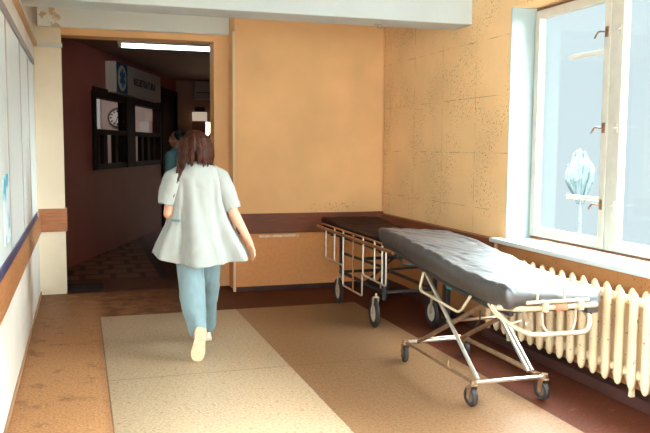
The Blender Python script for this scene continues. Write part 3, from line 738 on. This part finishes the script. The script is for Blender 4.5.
def head(mb, c, yaw=0, k=1.0):
    """head with face; local +Y is forward"""
    Mz = Matrix.Rotation(yaw, 3, 'Z'); c = V(c)
    def P(x, y, z): return c+Mz @ V((x*k, y*k, z*k))
    mb.ball(P(0, -.012, .018), (.074*k, .092*k, .092*k), Mz); mb.ball(P(0, .022, -.035), (.058*k, .066*k, .072*k), Mz); mb.ball(P(0, .05, -.085), (.030*k, .030*k, .025*k), Mz)
    mb.capsule(P(0, .085, .012), P(0, .108, -.026), .010*k, .014*k, 10)
    mb.capsule(P(-.022, .083, -.062), P(.022, .083, -.062), .009*k, .009*k, 10)
    mb.capsule(P(-.018, .080, -.072), P(.018, .080, -.072), .009*k, .009*k, 10)
    for s in (-1, 1):
        mb.capsule(P(s*.018, .088, .028), P(s*.05, .072, .026), .009*k, .008*k, 10)
        mb.ball(P(s*.076, -.008, -.012), (.010*k, .020*k, .032*k), Mz)
        mb.ball(P(s*.045, .055, -.030), (.024*k, .024*k, .022*k), Mz)
    return P
def eyes(parent, P, k=1.0):
    for s in (-1, 1): MB().ball(P(s*.031, .072, .006), .0125*k).build('eye', M_eye, parent)

# --- the woman walking away
wl_ = (.81, 5.6, 0)
wo = thing('person', wl_, 'person in a white tunic and pale blue trousers walking away, long brown hair', 'person')
b = MB()
P = head(b, (.80, 5.615, 1.510), yaw=-.10)
b.chain([(.80, 5.60, 1.46), (.805, 5.60, 1.36)], [.05, .056])
b.chain([(.81, 5.60, 1.34), (.81, 5.60, 1.24), (.81, 5.61, 1.08), (.815, 5.61, .95), (.815, 5.61, .86)], [.07, .085, .085, .10, .11])
b.chain([(.70, 5.60, 1.305), (.81, 5.60, 1.345), (.93, 5.60, 1.305)], [.045, .05, .045])
# right arm swinging back a little, hand open beside the hem
b.chain([(.965, 5.60, 1.295), (1.066, 5.55, 1.045), (1.180, 5.535, .828)], [.048, .041, .026])
b.chain([(1.066, 5.55, 1.045), (1.104, 5.547, .965)], [.041, .038])
hand(b, (1.186, 5.535, .818), (.36, .02, -1), (-.7, -.3, -.1), (-.3, .9, 0), .30, .155)
# left arm bent, forearm carried forward
b.chain([(.655, 5.60, 1.295), (.607, 5.585, 1.035), (.655, 5.79, 1.03)], [.048, .042, .026])
hand(b, (.658, 5.80, 1.03), (.25, 1, .05), (.9, -.2, -.2), (0, .1, 1), .55, .165)
# legs inside the trousers
b.chain([(.735, 5.61, .86), (.757, 5.56, .47), (.78, 5.40, .235)], [.08, .052, .036])
b.chain([(.885, 5.61, .86), (.905, 5.77, .47), (.915, 5.915, .10)], [.08, .052, .036])
b.capsule((.78, 5.40, .235), (.772, 5.345, .15), .036, .030); b.capsule((.772, 5.345, .15), (.760, 5.345, .05), .030, .020)
b.capsule((.915, 5.915, .075), (.92, 6.05, .045), .034, .028)
body = b.build('body', M_skin, wo, remesh=.0055, smooth_it=3, angle=180)
eyes(body, P)

# tunic: A-line, hem flaring to the sides with folds
tn = MB(); seg = 72
prof = [(1.405, .800, .068, .066, 0), (1.392, .802, .092, .078, 0), (1.368, .808, .135, .092, .0), (1.335, .815, .178, .108, .001), (1.29, .818, .192, .122, .003), (1.22, .820, .190, .130, .006),
        (1.12, .820, .192, .134, .010), (1.02, .822, .212, .146, .015), (.93, .826, .245, .162, .021), (.85, .830, .282, .178, .028), (.77, .836, .318, .192, .034), (.705, .839, .346, .202, .038), (.672, .840, .354, .205, .039)]
rings = []
for i, (z, cx, rx, ry, amp) in enumerate(prof):
    ring = []
    for k in range(seg):
        a = 2*PI*k/seg
        fold = 1.7*math.sin(a*7+.6+.9*math.sin(a*2))+.6*math.sin(a*11+2.1)+.35*math.sin(a*17+z*3)
        kx = 1+fold*amp/.30*.55; ky = 1+fold*amp/.20*.75
        ca, sa = math.cos(a), math.sin(a)
        pw = .86 if 1.0 < z < 1.33 else 1.0
        ca2 = math.copysign(abs(ca)**pw, ca)
        a1 = a if a <= PI else a-2*PI
        for a0, dp in ((-1.72+.45*(1.33-z), .026), (-1.05-.12*(1.33-z), .018), (-2.25+.25*(1.33-z), .018), (-.62, .012)):
            ky -= dp/ry*math.exp(-((a1-a0)/.095)**2)*max(0, min(1, (1.32-z)/.16))*(1 if z > .80 else max(.35, (z-.60)/.20))
        x = cx+rx*ca2*(1+(kx-1)*(abs(sa)))          # side seams keep their outline
        y = 5.605+ry*sa*ky
        # the hem hangs lower in the middle and lifts at the flaring sides
        low = max(0, (1.05-z)/.38)
        zz = z+.03*low-.035*low*(sa*sa)+.045*low*max(0, -ca)**4+.012*low*max(0, ca)**4
        if 1.33 < z: zz -= 0.0
        ring.append(V((x, y-(.02*low), zz)))
    rings.append(ring)
dense = []
for i in range(len(rings)-1):
    for s in range(4):
        u = s/4; dense.append([p.lerp(q, u) for p, q in zip(rings[i], rings[i+1])])
dense.append(rings[-1])
tn.rings(dense, False, False)
def sleeve(pts, rad, flat=(1, 1)):
    pp = [V(p) for p in pts]; out = []; rr = []
    for i in range(len(pp)-1):
        for s in range(5): out.append(pp[i].lerp(pp[i+1], s/5)); rr.append(rad[i]+(rad[i+1]-rad[i])*s/5)
    out.append(pp[-1]); rr.append(rad[-1]); tn.tube(out, rr, 28, cap=False, flat=flat)
sleeve([(.90, 5.60, 1.335), (.975, 5.597, 1.275), (1.025, 5.575, 1.17), (1.066, 5.555, 1.057)], [.060, .083, .073, .064])
sleeve([(.72, 5.60, 1.335), (.650, 5.597, 1.275), (.612, 5.59, 1.19), (.582, 5.585, 1.098)], [.060, .083, .072, .058])
tn.build('tunic', M_tunic, wo, angle=180, wrinkle=.011, wscale=11, solid=.004)
pk = MB(); pk.box(.605, .685, 5.470, 5.482, .985, 1.005, .004, Matrix.Translation((.645, 5.475, .955)) @ Matrix.Rotation(-.75, 4, 'Z') @ Matrix.Translation((-.645, -5.475, -.955)))
tag(pk.build('pocket', M_blue, wo), 'pale blue pocket edge')
# trousers
tr = MB()
tr.chain([(.815, 5.61, .93), (.815, 5.61, .85)], [.150, .155])
tr.chain([(.745, 5.60, .80), (.755, 5.545, .55), (.757, 5.525, .45), (.768, 5.455, .31), (.775, 5.425, .21)], [.108, .098, .094, .080, .068])
tr.chain([(.885, 5.62, .80), (.905, 5.72, .55), (.915, 5.79, .45), (.922, 5.865, .26), (.926, 5.905, .13)], [.105, .092, .086, .076, .068])
tr.build('trousers', M_blue, wo, remesh=.009, smooth_it=5, angle=180, wrinkle=.010, wscale=11)
def shoe(heel, toe, upv, parent):
    heel = V(heel); toe = V(toe); d = (toe-heel).normalized(); Lh = (toe-heel).length; u = V(upv); u = (u-d*u.dot(d)).normalized(); s = d.cross(u)
    W_ = [(0, .022), (.04, .034), (.15, .039), (.35, .035), (.55, .041), (.72, .047), (.86, .043), (.95, .031), (1, .016)]
    def out(h0, grow=0): return [[heel+d*(Lh*t_)+s*(sg_*(w_+grow))+u*h for sg_, h in ((-1, h0), (-1, h0+.018), (1, h0+.018), (1, h0))] for t_, w_ in W_]
    sh = MB()
    Ht = [(0, .045), (.04, .070), (.15, .078), (.35, .070), (.55, .052), (.72, .040), (.86, .032), (.95, .026), (1, .016)]
    rr = []
    for (t_, w_), (_, h) in zip(W_, Ht):
        c_ = heel+d*(Lh*t_)+u*.012
        rr.append([c_+s*(math.cos(PI*k/10)*(w_+.001))+u*(math.sin(PI*k/10)*h) for k in range(11)])
    sh.rings(rr)
    so = sh.build('shoe', M_shoe, parent)
    tag(MB().rings(out(0, .003)).build('sole', M_sole, so, smooth=False), 'cream sole')
    return so
shoe((.795, 5.318, .240), (.758, 5.315, .004), (-.03, 1, 0), wo)
shoe((.918, 5.865, .003), (.925, 6.105, .003), (0, 0, 1), wo)
# hair
hr = MB(); hc = V((.800, 5.588, 1.512)); random.seed(3)
hr.ball(hc+V((0, 0, .004)), (.100, .098, .112))
for k in range(58):
    a = -PI/2+random.uniform(-1.0, 1.0)*2.05           # round the back and the sides
    ca, sa = math.cos(a), math.sin(a)
    r1, r2 = random.uniform(.098, .110), random.uniform(.106, .122)
    zl = random.uniform(1.375, 1.425)
    top = hc+V((ca*.030, sa*.030, .112))
    p1 = hc+V((ca*r1*.88, sa*r1*.85, .062)); p2 = hc+V((ca*r2, sa*r2*.94, -.012)); p3 = V((hc.x+ca*r2*1.06, hc.y+sa*r2*.92, zl+.05)); p4 = V((hc.x+ca*r2*(1.0 if ca > 0 else 1.12), hc.y+sa*r2*.88, zl-.005))
    hr.chain([top, p1, p2, p3, p4], [.013, .015, .016, .013, .005], 8)
for k in range(26):
    u = random.random(); v = random.uniform(-.03, .03)
    x0 = -.098+.035*u
    p1 = hc+V((x0, v, .03)); p2 = hc+V((x0-.018, v-.02, -.06)); p3 = V((.672+.035*u, 5.575+v*1.2, 1.36)); p4 = V((.632+.035*u, 5.56+v*1.2, random.uniform(1.24, 1.29))); p5 = V((.604+.035*u, 5.55+v, random.uniform(1.15, 1.21)))
    hr.chain([p1, p2, p3, p4, p5], [.015, .016, .014, .011, .004], 8)
hr.build('hair', M_hair, wo, remesh=.005, smooth_it=2, angle=180)

# --- two people standing in the corridor
def standing(x, y, H, yaw, label, Mskin, Mhair, Mtop, Mleg, longhair, sleeves_short=True):
    k = H/1.74; root = thing('person', (x, y, 0), label, 'person'); Mz = Matrix.Rotation(yaw, 3, 'Z')
    def Q(a, b_, c): return V((x, y, 0))+Mz @ V((a*k, b_*k, c*k))
    b = MB(); P = head(b, Q(0, .02, 1.625), yaw, k*1.03)
    b.chain([Q(0, 0, 1.56), Q(0, 0, 1.46)], [.055*k, .06*k])
    b.chain([Q(0, 0, 1.40), Q(0, 0, 1.28), Q(0, 0, 1.10), Q(0, 0, .95)], [.10*k, .13*k, .12*k, .13*k])
    for s in (-1, 1):
        b.chain([Q(s*.03, 0, 1.43), Q(s*.185, 0, 1.40), Q(s*.225, -.01, 1.12), Q(s*.215, .10, .90)], [.06*k, .055*k, .042*k, .028*k])
        hand(b, Q(s*.213, .11, .885), Mz @ V((0, .35, -1)), Mz @ V((-s, 0, 0)), Mz @ V((0, 1, .2)), .4, .18*k)
        b.chain([Q(s*.095, 0, .92), Q(s*.10, .01, .50), Q(s*.105, -.01, .09)], [.09*k, .058*k, .04*k])
        b.capsule(Q(s*.105, -.01, .06), Q(s*.115, .14, .04), .04*k, .032*k)
    bo = b.build('body', Mskin, root, remesh=.0075, smooth_it=2, angle=180); eyes(bo, P, k)
    s_ = MB(); s_.chain([Q(0, 0, 1.44), Q(0, 0, 1.40), Q(0, 0, 1.27), Q(0, 0, 1.10), Q(0, 0, .90)], [.085*k, .125*k, .155*k, .145*k, .155*k])
    for s in (-1, 1): s_.chain([Q(s*.05, 0, 1.42), Q(s*.185, 0, 1.39), Q(s*.222, -.008, 1.15)] + ([] if sleeves_short else [Q(s*.225, -.01, 1.12), Q(s*.216, .085, .925)]), [.075*k, .075*k, .062*k] + ([] if sleeves_short else [.055*k, .042*k]))
    s_.build('shirt', Mtop, root, remesh=.009, smooth_it=4, angle=180, wrinkle=.006, wscale=12)
    l = MB(); l.chain([Q(0, 0, .93), Q(0, 0, .87)], [.152*k, .15*k])
    for s in (-1, 1): l.chain([Q(s*.085, 0, .82), Q(s*.10, .01, .50), Q(s*.105, -.005, .12)], [.105*k, .085*k, .070*k])
    l.build('trousers', Mleg, root, remesh=.01, smooth_it=4, angle=180, wrinkle=.006, wscale=10)
    for s in (-1, 1): shoe(Q(s*.105, -.07, .001), Q(s*.118, .19, .001), (0, 0, 1), root)
    hh = MB(); hcn = Q(0, -.008, 1.648)
    hh.ball(hcn+Mz @ V((0, -.018, .016)), (.080*k, .090*k, .088*k), Mz)
    if longhair:
        for i in range(30):
            a = -PI/2+random.uniform(-1, 1)*1.9; c_, s2 = math.cos(a), math.sin(a)
            hh.chain([hcn+Mz @ V((c_*.05, s2*.05, .09))*k, hcn+Mz @ V((c_*.095, s2*.10, .0))*k, hcn+Mz @ V((c_*.105, s2*.10, -.16))*k], [.018, .02, .01], 8)
    hh.build('hair', Mhair, root, remesh=.007, smooth_it=2, angle=180)
    return root
standing(1.255, 10.4, 1.73, .9, 'person in a teal blue shirt standing at the reception window, short dark hair', M_skin2, M_hairdark, M_shirt, M_dark, False)
standing(1.69, 10.05, 1.675, -.4, 'person with dark hair and dark clothes standing half hidden behind the walking person', M_skin2, M_hairdark, M_dark, M_dark, True, False)

# ------------------------------------------------------------------ outside the window
tree = thing('tree', (44.0, 60.0, -14.0), 'faint pale tree far outside the window', 'tree')
random.seed(11); m = MB()
for k in range(26):
    u = random.uniform(-1, 1); q = random.uniform(-1, 1); x_ = 44+u*1.05*.85; y_ = 60-u*1.05*.55+q*.3; h_ = (1.9-1.3*abs(u)**1.5)*random.uniform(.8, 1.0)
    m.chain([(x_*.3+44*.7, y_*.3+60*.7, -2.6-random.random()), (x_, y_, -1.0-random.random()*.5), (x_+.05, y_, -1.2+h_*.8), (x_, y_, -1.1+h_*1.4)], [.10, .30, .30, .10], 10)
m.build('foliage', M_leaf, tree, angle=180, wrinkle=.12, wscale=2.5)
m = MB(); m.chain([(44, 60, -14), (44.1, 60, -6), (44, 60, -1)], [.22, .16, .1]); m.build('trunk', M_bark, tree)

# ------------------------------------------------------------------ light
SKY_GLOW, SKY_TOP, SUN_E = 14.0, 58.0, 8.0
W = bpy.data.worlds.new('overcast sky'); SC.world = W; W.use_nodes = True
nt = W.node_tree; nt.nodes.clear()
o = nt.nodes.new('ShaderNodeOutputWorld'); bg = nt.nodes.new('ShaderNodeBackground'); tc = nt.nodes.new('ShaderNodeTexCoord'); sx = nt.nodes.new('ShaderNodeSeparateXYZ')
def nmath(op, x, y=0.0):
    n = nt.nodes.new('ShaderNodeMath'); n.operation = op
    for v, i in ((x, 0), (y, 1)):
        if isinstance(v, (int, float)): n.inputs[i].default_value = v
        else: nt.links.new(v, n.inputs[i])
    return n.outputs[0]
def mrange(v, a, b_, c, d_):
    n = nt.nodes.new('ShaderNodeMapRange'); n.interpolation_type = 'SMOOTHSTEP'
    nt.links.new(v, n.inputs['Value'])
    for k_, q in zip(('From Min', 'From Max', 'To Min', 'To Max'), (a, b_, c, d_)): n.inputs[k_].default_value = q
    return n.outputs[0]
GLOWDIR = V((-.65, -.74, .16)).normalized()  # added sky glow aimed through the unseen near windows, away from the sun
nt.links.new(tc.outputs['Generated'], sx.inputs[0])
dt = nt.nodes.new('ShaderNodeVectorMath'); dt.operation = 'DOT_PRODUCT'; nt.links.new(tc.outputs['Generated'], dt.inputs[0]); dt.inputs[1].default_value = GLOWDIR
st = nmath('ADD', mrange(dt.outputs['Value'], .45, .97, 1.0, SKY_GLOW), mrange(sx.outputs['Z'], .28, .60, 0.0, SKY_TOP))
nt.links.new(st, bg.inputs['Strength'])
bg.inputs['Color'].default_value = (.73, .91, .95, 1)
nt.links.new(bg.outputs[0], o.inputs[0])
def sun(name, direction, energy, angle, col):
    l = bpy.data.lights.new(name, 'SUN'); l.energy = energy; l.angle = math.radians(angle); l.color = col
    ob = bpy.data.objects.new(name, l); COL.objects.link(ob); ob.rotation_euler = V(direction).to_track_quat('-Z', 'Y').to_euler(); ob.location = (8, 0, 6)
sun('hazy_sun', (-.74, .60, -.15), SUN_E, 22, (.82, .98, 1.0))
def lamp(name, loc, e, size, col):
    l = bpy.data.lights.new(name, 'AREA'); l.energy = e; l.shape = 'RECTANGLE'; l.size = size[0]; l.size_y = size[1]; l.color = col
    ob = bpy.data.objects.new(name, l); COL.objects.link(ob); ob.location = loc
lamp('reception_lamp', tuple(cp(3.9, -.9, 2.78)), 13, (1.0, .3), (1.0, .9, .85))
lamp('lobby_lamp', (2.6, 16.3, 2.78), 25, (.6, .4), (1.0, .85, .65))

# ------------------------------------------------------------------ camera
cam = bpy.data.cameras.new('camera'); cam.sensor_width = 36; cam.lens = 763.76*36/650; cam.clip_start = .05
co = bpy.data.objects.new('camera', cam); COL.objects.link(co)
rt = V((0.95239375, -0.30481197, 0.00598461)); up = V((0.02190898, 0.0880081, 0.99587879)); fw = V((0.30408247, 0.94833762, -0.09049648))
co.matrix_world = Matrix(((rt.x, up.x, -fw.x, 0), (rt.y, up.y, -fw.y, 0), (rt.z, up.z, -fw.z, 1.52), (0, 0, 0, 1)))
SC.camera = co
vs = SC.view_settings; vs.view_transform = 'Standard'; vs.look = 'None'; vs.exposure = 0.0; vs.gamma = 1.0; vs.use_curve_mapping = False
